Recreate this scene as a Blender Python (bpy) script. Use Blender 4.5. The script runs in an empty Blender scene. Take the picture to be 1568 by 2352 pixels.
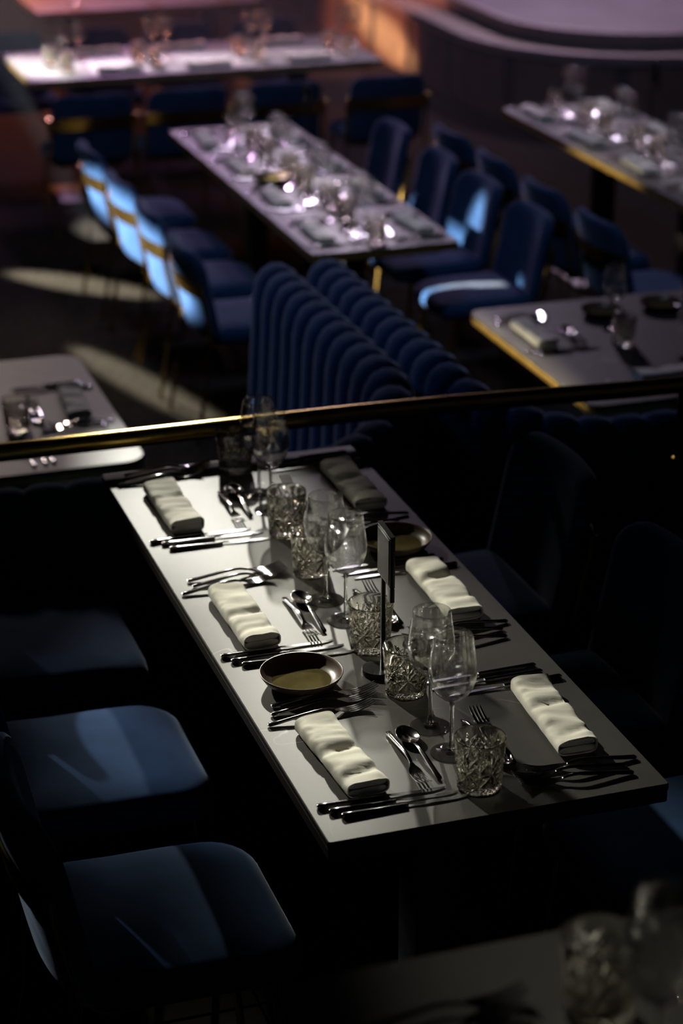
import bpy, math, random
from mathutils import Vector, Matrix, noise

scene = bpy.context.scene
col = scene.collection
R = math.radians

# ------------------------------------------------------------------ camera
cam_d = bpy.data.cameras.new('camera'); cam = bpy.data.objects.new('camera', cam_d); col.objects.link(cam)
cam_d.sensor_fit = 'VERTICAL'; cam_d.sensor_height = 36.0; cam_d.sensor_width = 24.0; cam_d.lens = 75.289
cam_d.clip_start = 0.05; cam_d.clip_end = 200
cam.matrix_world = Matrix(((0.9494, 0.1214, -0.2897, -0.9334),
                           (-0.3141, 0.3655, -0.8762, -2.8923),
                           (-0.0005, 0.9229, 0.3851, 2.6082), (0, 0, 0, 1)))
cam_d.dof.use_dof = True; cam_d.dof.focus_distance = 3.92; cam_d.dof.aperture_fstop = 2.8
scene.camera = cam
scene.view_settings.view_transform = 'Standard'; scene.view_settings.look = 'None'
scene.view_settings.exposure = 0.0; scene.view_settings.gamma = 1.0; scene.view_settings.use_curve_mapping = False
scene.cycles.max_bounces = 11; scene.cycles.transmission_bounces = 10; scene.cycles.transparent_max_bounces = 16
scene.cycles.diffuse_bounces = 2; scene.cycles.glossy_bounces = 4; scene.cycles.volume_bounces = 0
scene.cycles.use_adaptive_sampling = True; scene.cycles.adaptive_threshold = 0.03; scene.cycles.adaptive_min_samples = 16
scene.cycles.sample_clamp_indirect = 120.0; scene.cycles.blur_glossy = 0.6

# ------------------------------------------------------------------ world, stage lamps and added lamps
w = bpy.data.worlds.new('hall_dark'); scene.world = w; w.use_nodes = True
w.node_tree.nodes['Background'].inputs[0].default_value = (0.30, 0.36, 0.55, 1)
w.node_tree.nodes['Background'].inputs[1].default_value = 0.016

def spot(name, pos, target, power, color, half_deg, blend=0.25, radius=0.06, sx=1.0, sy=1.0, axis=None):
    d = bpy.data.lights.new(name, 'SPOT'); o = bpy.data.objects.new(name, d); col.objects.link(o)
    d.energy = power; d.color = color; d.spot_size = R(2 * half_deg); d.spot_blend = blend; d.shadow_soft_size = radius
    o.location = pos
    q = (Vector(target) - Vector(pos)).to_track_quat('-Z', 'Y')
    m = q.to_matrix()
    if axis:                                   # long axis of the beam lies along this direction
        z = (Vector(pos) - Vector(target)).normalized(); x = Vector(axis); x = (x - z * x.dot(z)).normalized(); y = z.cross(x)
        m = Matrix((x, y, z)).transposed()
    o.rotation_euler = m.to_euler()
    o.scale = (sx, sy, 1)
    return o
# two profile spots over the stage cross on the set table in the middle
spot('stage_profile_spot', (2.2, 9.9, 5.3), (0.11, 1.49, 0.75), 3400, (1.0, 0.97, 0.86), 1.36, 0.3, 0.14)
spot('stage_profile_spot', (2.25, 9.85, 5.25), (0.15, 0.60, 0.75), 3600, (1.0, 0.96, 0.82), 2.15, 0.35, 0.14, 0.48, 1.0)  # added lamp, extends the first spot's beam over the near left of the table
spot('stage_profile_spot', (-2.0, 9.0, 5.2), (0.38, 0.42, 0.75), 4700, (1.0, 0.96, 0.81), 2.75, 0.4, 0.14)
spot('seat_spot', (-3.5, 8.0, 4.5), (-0.10, 0.90, 0.47), 3600, (0.92, 0.96, 1.0), 1.25, 0.5, 0.1)
spot('near_seat_spot', (-3.2, 7.6, 4.2), (-0.33, 0.14, 0.47), 1100, (0.92, 0.96, 1.0), 0.8, 0.15, 0.05)
# third profile spot, clips the corner of the left booth table
spot('booth_corner_spot', (2.0, 11.6, 5.4), (0.345, 2.95, 0.30), 4500, (1.0, 0.98, 0.86), 0.72, 0.25, 0.1)
# moving heads from the left: floor streaks, chair backs of the long table
spot('floor_streak_spot', (-3.3, 12.0, 4.6), (1.05, 7.28, -0.45), 36000, (1.0, 0.93, 0.74), 2.1, 0.35, 0.04, 0.42, 1.0)
spot('floor_wedge_spot', (-1.1, 12.9, 4.6), (1.0, 5.70, -0.45), 30000, (1.0, 0.95, 0.74), 2.6, 0.4, 0.04, 0.24, 1.0)
spot('chair_back_spot', (-6.3, 6.7, 1.35), (1.05, 6.0, 0.13), 46000, (1.0, 0.92, 0.84), 8.0, 0.25, 0.05, 1.0, 0.15)
spot('chair_front_spot', (-4.2, 9.0, 3.3), (2.46, 5.72, 0.10), 30000, (1.0, 0.95, 0.88), 1.5, 0.35, 0.04, 0.35, 1.0)
spot('booth_side_spot', (-2.0, 5.4, 4.2), (1.84, 3.52, 0.28), 6000, (1.0, 0.88, 0.66), 5.2, 0.4, 0.05, 1.0, 0.085, (0, 1, 0))
spot('right_table_side_spot', (-1.2, 8.4, 4.6), (3.26, 5.95, 0.28), 7000, (1.0, 0.86, 0.6), 3.6, 0.4, 0.05, 1.0, 0.10, (0, 1, 0))
# stage washes, with some added fill lamps among them
spot('lilac_wash', (4.6, 14.5, 5.6), (2.6, 6.3, 0.3), 1000, (0.88, 0.72, 0.96), 15, 0.8, 0.4)
spot('pink_wash', (0.6, 15.0, 5.6), (0.3, 4.3, 0.3), 900, (1.0, 0.82, 0.72), 8, 0.6, 0.5)
spot('stage_wash', (7.0, 15.0, 5.0), (6.0, 11.0, 0.1), 1500, (0.90, 0.66, 0.92), 26, 0.7, 0.4)
spot('blue_booth_fill', (-2.2, 7.5, 5.2), (1.15, 3.0, 0.55), 480, (0.32, 0.52, 1.0), 7.5, 0.9, 0.3)  # added blue fill, lifts the booth ribs out of the dark
spot('blue_hall_fill', (0.2, 2.6, 6.6), (2.4, 6.6, -0.1), 380, (0.55, 0.68, 1.0), 24, 0.8, 0.4)  # added fill from above the near side, turns the background chairs bluer
spot('near_corner_glint_lamp', (-0.8, 9.0, 5.4), (0.0, -1.22, 1.27), 3200, (1.0, 0.93, 0.78), 1.3, 0.5, 0.12)  # added lamp for sparkle in the foreground glasses
spot('orange_floor_wash', (1.2, 16.0, 2.6), (2.2, 10.8, -0.4), 2400, (1.0, 0.25, 0.08), 15, 0.7, 0.3)
spot('orange_skirt_wash', (0.2, 11.0, 2.6), (4.4, 12.6, -0.2), 2200, (1.0, 0.34, 0.20), 12, 0.6, 0.15)
spot('cream_beam', (0.0, 10.2, 4.6), (4.43, 12.35, -0.26), 13000, (1.0, 0.80, 0.50), 7.0, 0.5, 0.05, 1.0, 0.13, (0, -1.49, -0.20))
spot('far_corner_spot', (-0.6, 14.0, 4.6), (1.22, 9.0, 0.3), 26000, (1.0, 0.98, 0.9), 2.0, 0.3, 0.05)
# narrow lamps added to raise glints in the back tables' glassware
spot('glint_lamp', (2.3, 14.0, 5.6), (1.83, 6.0, 0.4), 4500, (0.96, 0.84, 1.0), 6.5, 0.5, 0.06, 0.16, 1.0)
spot('glint_lamp', (4.3, 14.2, 5.6), (3.56, 6.1, 0.4), 3000, (0.96, 0.84, 1.0), 6.0, 0.5, 0.06, 0.16, 1.0)
spot('glint_lamp', (2.2, 15.5, 5.0), (2.15, 9.05, 0.4), 9000, (1.0, 0.84, 0.96), 7.5, 0.5, 0.06, 1.0, 0.12)
spot('magenta_wash', (2.6, 15.5, 4.4), (2.0, 9.2, 0.3), 900, (0.92, 0.50, 1.0), 14, 0.6, 0.3)

# ------------------------------------------------------------------ materials
M = {}
def new_mat(name):
    m = bpy.data.materials.new(name); m.use_nodes = True; M[name] = m
    nt = m.node_tree; return m, nt, nt.nodes, nt.links, nt.nodes['Principled BSDF']
def setp(b, **k):
    for key, v in k.items():
        key = {'base': 'Base Color', 'rough': 'Roughness', 'metal': 'Metallic', 'spec': 'Specular IOR Level', 'ior': 'IOR',
               'trans': 'Transmission Weight', 'sheen': 'Sheen Weight', 'sheen_r': 'Sheen Roughness', 'sheen_t': 'Sheen Tint',
               'coat': 'Coat Weight', 'coat_r': 'Coat Roughness'}[key]
        b.inputs[key].default_value = (*v, 1) if isinstance(v, tuple) else v
def noisy(name, c1, c2, scale, detail=4, lo=0.35, hi=0.65, bump=0.0, bscale=None, bdist=0.002, **k):
    m, nt, n, l, b = new_mat(name); setp(b, **k)
    tc = n.new('ShaderNodeTexCoord'); nz = n.new('ShaderNodeTexNoise'); cr = n.new('ShaderNodeValToRGB')
    nz.inputs['Scale'].default_value = scale; nz.inputs['Detail'].default_value = detail
    cr.color_ramp.elements[0].position = lo; cr.color_ramp.elements[0].color = (*c1, 1)
    cr.color_ramp.elements[1].position = hi; cr.color_ramp.elements[1].color = (*c2, 1)
    l.new(tc.outputs['Object'], nz.inputs['Vector']); l.new(nz.outputs['Fac'], cr.inputs['Fac']); l.new(cr.outputs['Color'], b.inputs['Base Color'])
    if bump:
        n2 = n.new('ShaderNodeTexNoise'); n2.inputs['Scale'].default_value = bscale or scale * 6; n2.inputs['Detail'].default_value = 3
        bp = n.new('ShaderNodeBump'); bp.inputs['Strength'].default_value = bump; bp.inputs['Distance'].default_value = bdist
        l.new(tc.outputs['Object'], n2.inputs['Vector']); l.new(n2.outputs['Fac'], bp.inputs['Height']); l.new(bp.outputs['Normal'], b.inputs['Normal'])
    return m

def stone():
    m, nt, n, l, b = new_mat('stone'); setp(b, rough=0.47, spec=0.26)
    tc = n.new('ShaderNodeTexCoord'); nz = n.new('ShaderNodeTexNoise'); cr = n.new('ShaderNodeValToRGB')
    nz.inputs['Scale'].default_value = 7; nz.inputs['Detail'].default_value = 6
    cr.color_ramp.elements[0].position = .3; cr.color_ramp.elements[0].color = (.034, .033, .030, 1)
    cr.color_ramp.elements[1].position = .7; cr.color_ramp.elements[1].color = (.052, .050, .045, 1)
    l.new(tc.outputs['Object'], nz.inputs['Vector']); l.new(nz.outputs['Fac'], cr.inputs['Fac'])
    # pale hairline veins
    n3 = n.new('ShaderNodeTexNoise'); n3.inputs['Scale'].default_value = 2.1; n3.inputs['Detail'].default_value = 3; n3.inputs['Distortion'].default_value = .6
    l.new(tc.outputs['Object'], n3.inputs['Vector'])
    s = n.new('ShaderNodeMath'); s.operation = 'SUBTRACT'; s.inputs[1].default_value = .52; l.new(n3.outputs['Fac'], s.inputs[0])
    a = n.new('ShaderNodeMath'); a.operation = 'ABSOLUTE'; l.new(s.outputs[0], a.inputs[0])
    mr = n.new('ShaderNodeMapRange'); mr.inputs[1].default_value = .0; mr.inputs[2].default_value = .0022; mr.inputs[3].default_value = 1; mr.inputs[4].default_value = 0
    l.new(a.outputs[0], mr.inputs[0])
    n4 = n.new('ShaderNodeTexNoise'); n4.inputs['Scale'].default_value = 5; l.new(tc.outputs['Object'], n4.inputs['Vector'])
    c4 = n.new('ShaderNodeValToRGB'); c4.color_ramp.elements[0].position = .5; c4.color_ramp.elements[1].position = .62
    l.new(n4.outputs['Fac'], c4.inputs['Fac'])
    mu = n.new('ShaderNodeMath'); mu.operation = 'MULTIPLY'; l.new(mr.outputs[0], mu.inputs[0]); l.new(c4.outputs['Color'], mu.inputs[1])
    mx = n.new('ShaderNodeMix'); mx.data_type = 'RGBA'; l.new(mu.outputs[0], mx.inputs['Factor']); l.new(cr.outputs['Color'], mx.inputs[6])
    mx.inputs[7].default_value = (.32, .31, .29, 1); l.new(mx.outputs[2], b.inputs['Base Color'])
    n5 = n.new('ShaderNodeTexNoise'); n5.inputs['Scale'].default_value = 260; l.new(tc.outputs['Object'], n5.inputs['Vector'])
    bp = n.new('ShaderNodeBump'); bp.inputs['Strength'].default_value = .12; bp.inputs['Distance'].default_value = .0006
    l.new(n5.outputs['Fac'], bp.inputs['Height']); l.new(bp.outputs['Normal'], b.inputs['Normal'])
stone()
noisy('velvet', (.010, .032, .082), (.015, .043, .105), 9, 5, bump=.25, bscale=420, bdist=.001, rough=.9, spec=.08, sheen=.32, sheen_r=.3, sheen_t=(.72, .84, 1.0))
noisy('velvet_dark', (.008, .022, .055), (.012, .030, .072), 9, 5, bump=.25, bscale=420, bdist=.001, rough=.9, spec=.15, sheen=.05, sheen_r=.4, sheen_t=(.30, .5, .85))
noisy('linen', (.71, .69, .59), (.79, .77, .67), 5, 3, bump=.35, bscale=700, bdist=.0006, rough=.9, spec=.15, sheen=.15)
noisy('steel', (.46, .45, .46), (.54, .53, .54), 30, 2, metal=1.0, rough=.1)
noisy('steel_blade', (.62, .62, .64), (.70, .70, .72), 30, 2, metal=1.0, rough=.2)
noisy('brass', (.50, .32, .08), (.60, .40, .11), 14, 3, metal=1.0, rough=.22)
noisy('brass_edge', (.55, .34, .07), (.66, .43, .11), 14, 3, metal=.85, rough=.42)
noisy('bronze', (.030, .024, .014), (.040, .032, .02), 14, 3, metal=.3, rough=.5)
noisy('ceramic_brown', (.075, .048, .036), (.11, .072, .052), 16, 4, rough=.32, spec=.35)
noisy('ceramic_olive', (.070, .057, .022), (.095, .078, .032), 22, 4, rough=.9, spec=.0)
noisy('black_metal', (.008, .008, .009), (.014, .014, .015), 20, 2, rough=.3, spec=.5)
noisy('black_card', (.012, .011, .010), (.018, .017, .016), 20, 2, rough=.45, spec=.5)
noisy('carpet', (.013, .012, .0115), (.036, .032, .028), 55, 8, .3, .7, bump=.6, bscale=240, bdist=.004, rough=1.0, spec=.0)
noisy('floor_tile', (.012, .011, .010), (.020, .018, .016), 4, 5, rough=1.0, spec=.02)
noisy('grout', (.10, .085, .06), (.13, .11, .08), 40, 2, rough=.8)
noisy('riser_paint', (.010, .010, .012), (.016, .015, .017), 6, 3, rough=.7)
noisy('stage_floor', (.20, .17, .20), (.27, .23, .27), 3, 5, bump=.1, bscale=60, rough=.35, spec=.4)
noisy('stage_wood', (.11, .062, .040), (.16, .092, .058), 6, 5, rough=.6)
noisy('stage_rim', (.36, .30, .34), (.42, .36, .40), 10, 3, rough=.3, metal=.5)
noisy('green_top', (.055, .075, .068), (.075, .10, .09), 8, 4, rough=.4)

def glass(name, tint, mix, ior=1.5, rough=0.0):
    m, nt, n, l, b = new_mat(name); n.remove(b)
    g = n.new('ShaderNodeBsdfGlass'); g.inputs['Color'].default_value = (*tint, 1); g.inputs['IOR'].default_value = ior; g.inputs['Roughness'].default_value = rough
    # faint procedural waviness of pressed glass
    tc = n.new('ShaderNodeTexCoord'); nz = n.new('ShaderNodeTexNoise'); nz.inputs['Scale'].default_value = 60
    bp = n.new('ShaderNodeBump'); bp.inputs['Strength'].default_value = .08; bp.inputs['Distance'].default_value = .001
    l.new(tc.outputs['Object'], nz.inputs['Vector']); l.new(nz.outputs['Fac'], bp.inputs['Height']); l.new(bp.outputs['Normal'], g.inputs['Normal'])
    t = n.new('ShaderNodeBsdfTransparent'); t.inputs['Color'].default_value = (*[min(1, c * 1.0) for c in tint], 1)
    mx = n.new('ShaderNodeMixShader'); mx.inputs[0].default_value = mix
    l.new(g.outputs[0], mx.inputs[1]); l.new(t.outputs[0], mx.inputs[2]); l.new(mx.outputs[0], n['Material Output'].inputs[0])
glass('crystal', (1.0, .99, .945), .10, 1.52, .028)
glass('stem_glass', (.99, .99, .985), .15, 1.5, .012)
def bowl_glass():
    m, nt, n, l, b = new_mat('bowl_glass'); n.remove(b)
    t = n.new('ShaderNodeBsdfTransparent'); t.inputs['Color'].default_value = (.985, .988, .98, 1)
    g = n.new('ShaderNodeBsdfGlass'); g.inputs['Roughness'].default_value = .012; g.inputs['IOR'].default_value = 1.48
    tc = n.new('ShaderNodeTexCoord'); nz = n.new('ShaderNodeTexNoise'); nz.inputs['Scale'].default_value = 300     # dust and water marks
    cr = n.new('ShaderNodeMapRange'); cr.inputs[1].default_value = .3; cr.inputs[2].default_value = .8; cr.inputs[3].default_value = .010; cr.inputs[4].default_value = .02
    l.new(tc.outputs['Object'], nz.inputs['Vector']); l.new(nz.outputs['Fac'], cr.inputs[0]); l.new(cr.outputs[0], g.inputs['Roughness'])
    lw = n.new('ShaderNodeLayerWeight'); lw.inputs['Blend'].default_value = .5
    pw = n.new('ShaderNodeMath'); pw.operation = 'POWER'; pw.inputs[1].default_value = 3.0; l.new(lw.outputs['Facing'], pw.inputs[0])
    f = n.new('ShaderNodeMapRange'); f.inputs[3].default_value = .80; f.inputs[4].default_value = .10; l.new(pw.outputs[0], f.inputs[0])
    mx = n.new('ShaderNodeMixShader'); l.new(f.outputs[0], mx.inputs[0]); l.new(g.outputs[0], mx.inputs[1]); l.new(t.outputs[0], mx.inputs[2])
    gl = n.new('ShaderNodeBsdfGlossy'); gl.inputs['Roughness'].default_value = .012
    m2 = n.new('ShaderNodeMixShader'); m2.inputs[0].default_value = .05; l.new(mx.outputs[0], m2.inputs[1]); l.new(gl.outputs[0], m2.inputs[2])
    l.new(m2.outputs[0], n['Material Output'].inputs[0])
bowl_glass()
# ------------------------------------------------------------------ mesh helpers
class MB:
    def __init__(s): s.v = []; s.f = []
    def add(s, vs, fs):
        o = len(s.v); s.v += [tuple(p) for p in vs]; s.f += [tuple(i + o for i in f) for f in fs]; return s
    def box(s, x0, y0, z0, x1, y1, z1, b=0.0):
        if b <= 0:
            return s.add([(x0,y0,z0),(x1,y0,z0),(x1,y1,z0),(x0,y1,z0),(x0,y0,z1),(x1,y0,z1),(x1,y1,z1),(x0,y1,z1)],
                         [(0,3,2,1),(4,5,6,7),(0,1,5,4),(1,2,6,5),(2,3,7,6),(3,0,4,7)])
        return s.prism(rrect(x0, y0, x1, y1, b, 2), z0, z1, b)
    def prism(s, outline, z0, z1, b=0.0):
        """vertical prism with bevelled top and bottom edge"""
        cx = sum(p[0] for p in outline) / len(outline); cy = sum(p[1] for p in outline) / len(outline)
        def ins(d):
            out = []; n = len(outline)
            for i, p in enumerate(outline):
                a = outline[i-1]; c = outline[(i+1) % n]; tx, ty = c[0]-a[0], c[1]-a[1]; L = math.hypot(tx, ty) or 1
                out.append((p[0] - ty / L * d, p[1] + tx / L * d))
            return out
        n = len(outline); rings = [(ins(b), z0), (outline, z0 + b), (outline, z1 - b), (ins(b), z1)] if b else [(outline, z0), (outline, z1)]
        vs = []; fs = []
        for r, z in rings: vs += [(p[0], p[1], z) for p in r]
        for k in range(len(rings) - 1):
            for i in range(n):
                j = (i + 1) % n; fs.append((k*n+i, k*n+j, (k+1)*n+j, (k+1)*n+i))
        fs.append(tuple(range(n-1, -1, -1))); fs.append(tuple((len(rings)-1)*n + i for i in range(n)))
        return s.add(vs, fs)
    def lathe(s, prof, n=32, c=(0, 0, 0), cap0=False, cap1=False):
        vs = []; fs = []; m = len(prof)
        for r, z in prof:
            for i in range(n):
                a = 2*math.pi*i/n; vs.append((c[0]+r*math.cos(a), c[1]+r*math.sin(a), c[2]+z))
        for k in range(m-1):
            for i in range(n):
                j = (i+1) % n; fs.append((k*n+i, k*n+j, (k+1)*n+j, (k+1)*n+i))
        if cap0: fs.append(tuple(range(n-1, -1, -1)))
        if cap1: fs.append(tuple((m-1)*n+i for i in range(n)))
        return s.add(vs, fs)
    def sweep(s, pts, sect, closed_ends=True):
        """sect(k, t) -> list of (side, up) offsets at point k; frame: side = horizontal normal, up = rest"""
        P = [Vector(p) for p in pts]; n = len(P); vs = []; fs = []; m = None
        for k in range(n):
            t = (P[min(k+1, n-1)] - P[max(k-1, 0)]).normalized()
            side = t.cross(Vector((0, 0, 1)))
            if side.length < 1e-4: side = Vector((0, 1, 0))
            side.normalize(); up = side.cross(t).normalized()
            sc = sect(k, k / (n-1)); m = len(sc)
            for a, b_ in sc: vs.append(P[k] + side*a + up*b_)
        for k in range(n-1):
            for i in range(m):
                j = (i+1) % m; fs.append((k*m+i, k*m+j, (k+1)*m+j, (k+1)*m+i))
        if closed_ends: fs.append(tuple(range(m-1, -1, -1))); fs.append(tuple((n-1)*m+i for i in range(m)))
        return s.add(vs, fs)
    def tube(s, pts, r, n=10):
        rr = r if callable(r) else (lambda t: r)
        return s.sweep(pts, lambda k, t: [(rr(t)*math.cos(2*math.pi*i/n), rr(t)*math.sin(2*math.pi*i/n)) for i in range(n)])
    def mesh(s, name, mat, smooth=True, angle=40):
        me = bpy.data.meshes.new(name); me.from_pydata(s.v, [], s.f); me.update()
        import bmesh
        bm = bmesh.new(); bm.from_mesh(me); bmesh.ops.recalc_face_normals(bm, faces=bm.faces); bm.to_mesh(me); bm.free()
        if smooth:
            for p in me.polygons: p.use_smooth = True
            if angle: me.set_sharp_from_angle(angle=R(angle))
        me.materials.append(M[mat]); return me
    def build(s, name, mat, parent=None, smooth=True, angle=40):
        return link(name, s.mesh(name, mat, smooth, angle), parent)

def link(name, me, parent=None):
    o = bpy.data.objects.new(name, me); col.objects.link(o)
    if parent is not None: o.parent = parent
    return o
def rrect(x0, y0, x1, y1, r, n=5, rs=None):
    rs = rs or (r, r, r, r); out = []
    for (cx, cy, a0), q in zip(((x1, y0, -90), (x1, y1, 0), (x0, y1, 90), (x0, y0, 180)), rs):
        mx = cx - q if cx == x1 else cx + q; my = cy - q if cy == y0 is False else None
        my = cy + q if cy == y0 else cy - q
        for i in range(n + 1):
            a = R(a0 + 90 * i / n); out.append((mx + q*math.cos(a), my + q*math.sin(a)))
    return out
def tag(o, label=None, cat=None, group=None, kind=None):
    if label: o['label'] = label
    if cat: o['category'] = cat
    if group: o['group'] = group
    if kind: o['kind'] = kind
    return o
def thing(name, label, cat, loc=(0, 0, 0), rz=0.0, group=None):
    o = bpy.data.objects.new(name, None); col.objects.link(o); o.empty_display_size = .05
    o.location = loc; o.rotation_euler = (0, 0, rz); return tag(o, label, cat, group)
def kit(name, parts, label, cat, loc, rz=0.0, group=None, scale=None):
    """a thing made of shared part meshes: parts = [(name, mesh, [subparts])]"""
    o = thing(name, label, cat, loc, rz, group)
    if scale: o.scale = scale
    for pn, me, subs in parts:
        p = link(pn, me, o)
        for sn, sm in subs: link(sn, sm, p)
    return o
def solo(name, me, label, cat, loc, rz=0.0, group=None):
    o = link(name, me); o.location = loc; o.rotation_euler = (0, 0, rz); return tag(o, label, cat, group)
def struct(o): o['kind'] = 'structure'; return o

# ------------------------------------------------------------------ the setting: three tiers, stage
LOW, UP = -0.45, 0.45
struct(MB().box(-6.5, 1.87, LOW - .1, 10, 17, LOW).build('floor', 'carpet', smooth=False))
struct(MB().box(-6.6, -5, LOW, -6.5, 17, 7.5).build('wall_left', 'riser_paint', smooth=False))
struct(MB().box(10, -5, LOW, 10.1, 17, 7.5).build('wall_right', 'riser_paint', smooth=False))
struct(MB().box(-6.6, 17, LOW, 10.1, 17.1, 7.5).build('wall_back', 'riser_paint', smooth=False))
struct(MB().box(-6.6, -5, 7.5, 10.1, 17.1, 7.6).build('ceiling', 'riser_paint', smooth=False))
tier = struct(MB().box(-3, -0.62, -.1, 4.5, 1.87, -.012).build('floor_middle_tier', 'grout', smooth=False))
tile = MB().box(0, 0, -.012, .719, 1.235, 0.0).mesh('tile', 'floor_tile', False)
for i in range(10):
    for j in range(2):
        t = link('tile', tile, tier); t.location = (-3.0 + .7245 * i + .156, -.62 + 1.245 * j, 0)
struct(MB().box(-3, 1.87, LOW, 4.5, 1.885, -.0).build('trim_tier_riser', 'riser_paint', smooth=False))
struct(MB().box(-3, -4.5, .3, 4.5, -0.62, UP).build('floor_upper_tier', 'floor_tile', smooth=False))
struct(MB().box(-3, -0.62, 0.0, 4.5, -0.60, UP).build('trim_upper_riser', 'riser_paint', smooth=False))

def stage_outline(off):
    x0, y0, r = 4.69 - off, 9.74 - off, .95 + off
    return [(9.5, y0)] [:0] + [(x0 + r - r*math.cos(R(90*i/14)), y0 + r - r*math.sin(R(90*i/14))) for i in range(15)] + [(9.4, y0), (9.4, 16.5), (x0, 16.5)]
st = struct(MB().prism(stage_outline(0.0), -.30, .10, .012).build('stage_platform', 'stage_floor'))
def strip(path, z0, z1, o0, o1):
    """wall strip following the stage edge between two outward offsets"""
    b = MB(); n = len(path(0))
    a = path(o0); c = path(o1); vs = []; fs = []
    for i in range(n - 2): vs += [(*a[i], z0), (*a[i], z1), (*c[i], z1), (*c[i], z0)]
    for i in range(n - 3):
        for j in range(4): fs.append((4*i+j, 4*i+(j+1) % 4, 4*i+4+(j+1) % 4, 4*i+4+j))
    return b.add(vs, fs)
def edge_path(off):
    p = stage_outline(off)[:15]; return [(p[0][0], 16.5 - (16.5 - p[0][1]) * (i / 8)) for i in range(8)] + p + [(9.4, p[-1][1])] + [(0, 0), (0, 0)]
rim = strip(edge_path, .085, .128, -.02, .035).build('trim_stage_rim', 'stage_rim'); struct(rim)
ledge = strip(edge_path, -.03, .02, -.02, .30).build('trim_stage_ledge', 'stage_wood'); struct(ledge)
lip = strip(edge_path, -.02, .035, .30, .325).build('trim_stage_lip', 'stage_rim'); struct(lip)
# skirt of separate panels
sk = struct(strip(edge_path, LOW, -.03, .18, .24).build('trim_stage_skirt', 'riser_paint'))
full = edge_path(.262)[:-2]; inner = edge_path(.24)[:-2]
# arc-length resample of the skirt line
def resample(path, step):
    out = [Vector(path[0])]; acc = 0
    for a, b in zip(path, path[1:]):
        a, b = Vector(a), Vector(b); L = (b - a).length; d = step - acc
        while d <= L: out.append(a + (b - a) * (d / L)); d += step
        acc = (acc + L) % step
    return out
pts = resample(full, .10)
k = 0
while k + 8 < len(pts):
    seg = pts[k:k + 8]
    b = MB(); b.sweep([(p.x, p.y, (LOW - .03) / 2 - .01) for p in seg], lambda i, t: [(-.01, -.20), (.01, -.20), (.01, .20), (-.01, .20)])
    b.build('panel', 'stage_wood', sk, smooth=False); k += 8

# ------------------------------------------------------------------ brass rail of the middle tier
rail_pts = [(-1.6, 1.79), (-.8, 1.792), (-.22, 1.793), (.3, 1.790), (.63, 1.787), (.86, 1.779), (1.19, 1.748), (1.42, 1.726), (1.7, 1.722), (2.3, 1.75), (3.0, 1.80)]
rl = thing('brass_handrail', 'round brass handrail running behind the spotlit table', 'railing', (0, 1.79, 0))
def off(p, z): return (p[0], p[1] - 1.79, z)
fine = []
for i in range(len(rail_pts) - 1):
    a, b = rail_pts[i], rail_pts[i+1]
    for s_ in range(4): fine.append((a[0] + (b[0]-a[0])*s_/4, a[1] + (b[1]-a[1])*s_/4))
for _ in range(3): fine = [fine[0]] + [((fine[i-1][0]+2*fine[i][0]+fine[i+1][0])/4, (fine[i-1][1]+2*fine[i][1]+fine[i+1][1])/4) for i in range(1, len(fine)-1)] + [fine[-1]]
MB().tube([off(p, .81) for p in fine], .0225, 20).build('handrail', 'brass', rl)
for px, py in ((1.512, 1.724), (-1.25, 1.791), (2.7, 1.785)):
    post = MB().tube([(px, py - 1.79, 0), (px, py - 1.79, .79)], .016, 16).build('post', 'brass', rl)
    MB().lathe([(.045, 0), (.045, .008), (.03, .012), (.022, .02), (.0165, .022)], 20, (px, py - 1.79, 0), True).build('base_flange', 'brass', post)
    MB().lathe([(.0165, 0), (.021, .003), (.021, .012), (.0165, .015)], 20, (px, py - 1.79, .60)).build('collar', 'brass', post)

# ------------------------------------------------------------------ tables
def table(name, label, x0, y0, x1, y1, floor_z, r=.006, cols=2, top_mat='stone', along='y', edge='brass_edge'):
    cx, cy = (x0+x1)/2, (y0+y1)/2; H = .75
    o = thing(name, label, 'table', (cx, cy, floor_z))
    hw, hl = (x1-x0)/2, (y1-y0)/2
    MB().prism(rrect(-hw, -hl, hw, hl, max(r, .004), 6), H - .014, H, .0018).build('table_top', top_mat, o)
    MB().prism(rrect(-hw + .001, -hl + .001, hw - .001, hl - .001, max(r, .004), 6), H - .036, H - .0145, .001).build('edge_band', edge, o)
    MB().prism(rrect(-hw + .05, -hl + .05, hw - .05, hl - .05, .02, 4), H - .055, H - .0365, .001).build('under_frame', 'black_metal', o)
    for i in range(cols):
        t = 0 if cols == 1 else (-.62 + 1.24 * i / (cols - 1))
        px, py = (0, t * hl) if along == 'y' else (t * hw, 0)
        c_ = MB().box(px - .05, py - .05, .02, px + .05, py + .05, H - .0555, .008).build('column', 'black_metal', o)
        MB().box(px - .2, py - .2, 0, px + .2, py + .2, .0195, .006).build('foot_plate', 'black_metal', c_)
    return o
table('dining_table', 'spotlit dark stone dining table set for six in front of brass rail', 0, 0, .62, 1.731, 0, edge='bronze')
table('dining_table', 'long lilac-lit table with eight settings in the middle background', 1.52, 4.89, 2.14, 7.22, LOW)
table('dining_table', 'long table at right edge in front of the curved stage', 3.255, 4.10, 3.875, 7.17, LOW, cols=3)
table('booth_table', 'round-cornered table of the left booth, one corner glaring white', -.26, 2.925, .385, 3.975, LOW, .07, 1)
table('booth_table', 'round-cornered gold-edged table of the right booth behind the rail', 1.828, 2.93, 2.85, 4.01, LOW, .05, 1)
table('dining_table', 'far table by the stage with glaring white left corner', 1.10, 8.60, 3.12, 9.45, LOW, along='x')
table('dining_table', 'orange-lit farthest table cut by the top edge of the photo', 1.55, 10.75, 3.05, 11.5, LOW, along='x')
table('dining_table', 'dim blurred table in the near right corner of the photo', -.372, -2.0, .30, -.965, UP, cols=2, edge='bronze')

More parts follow.
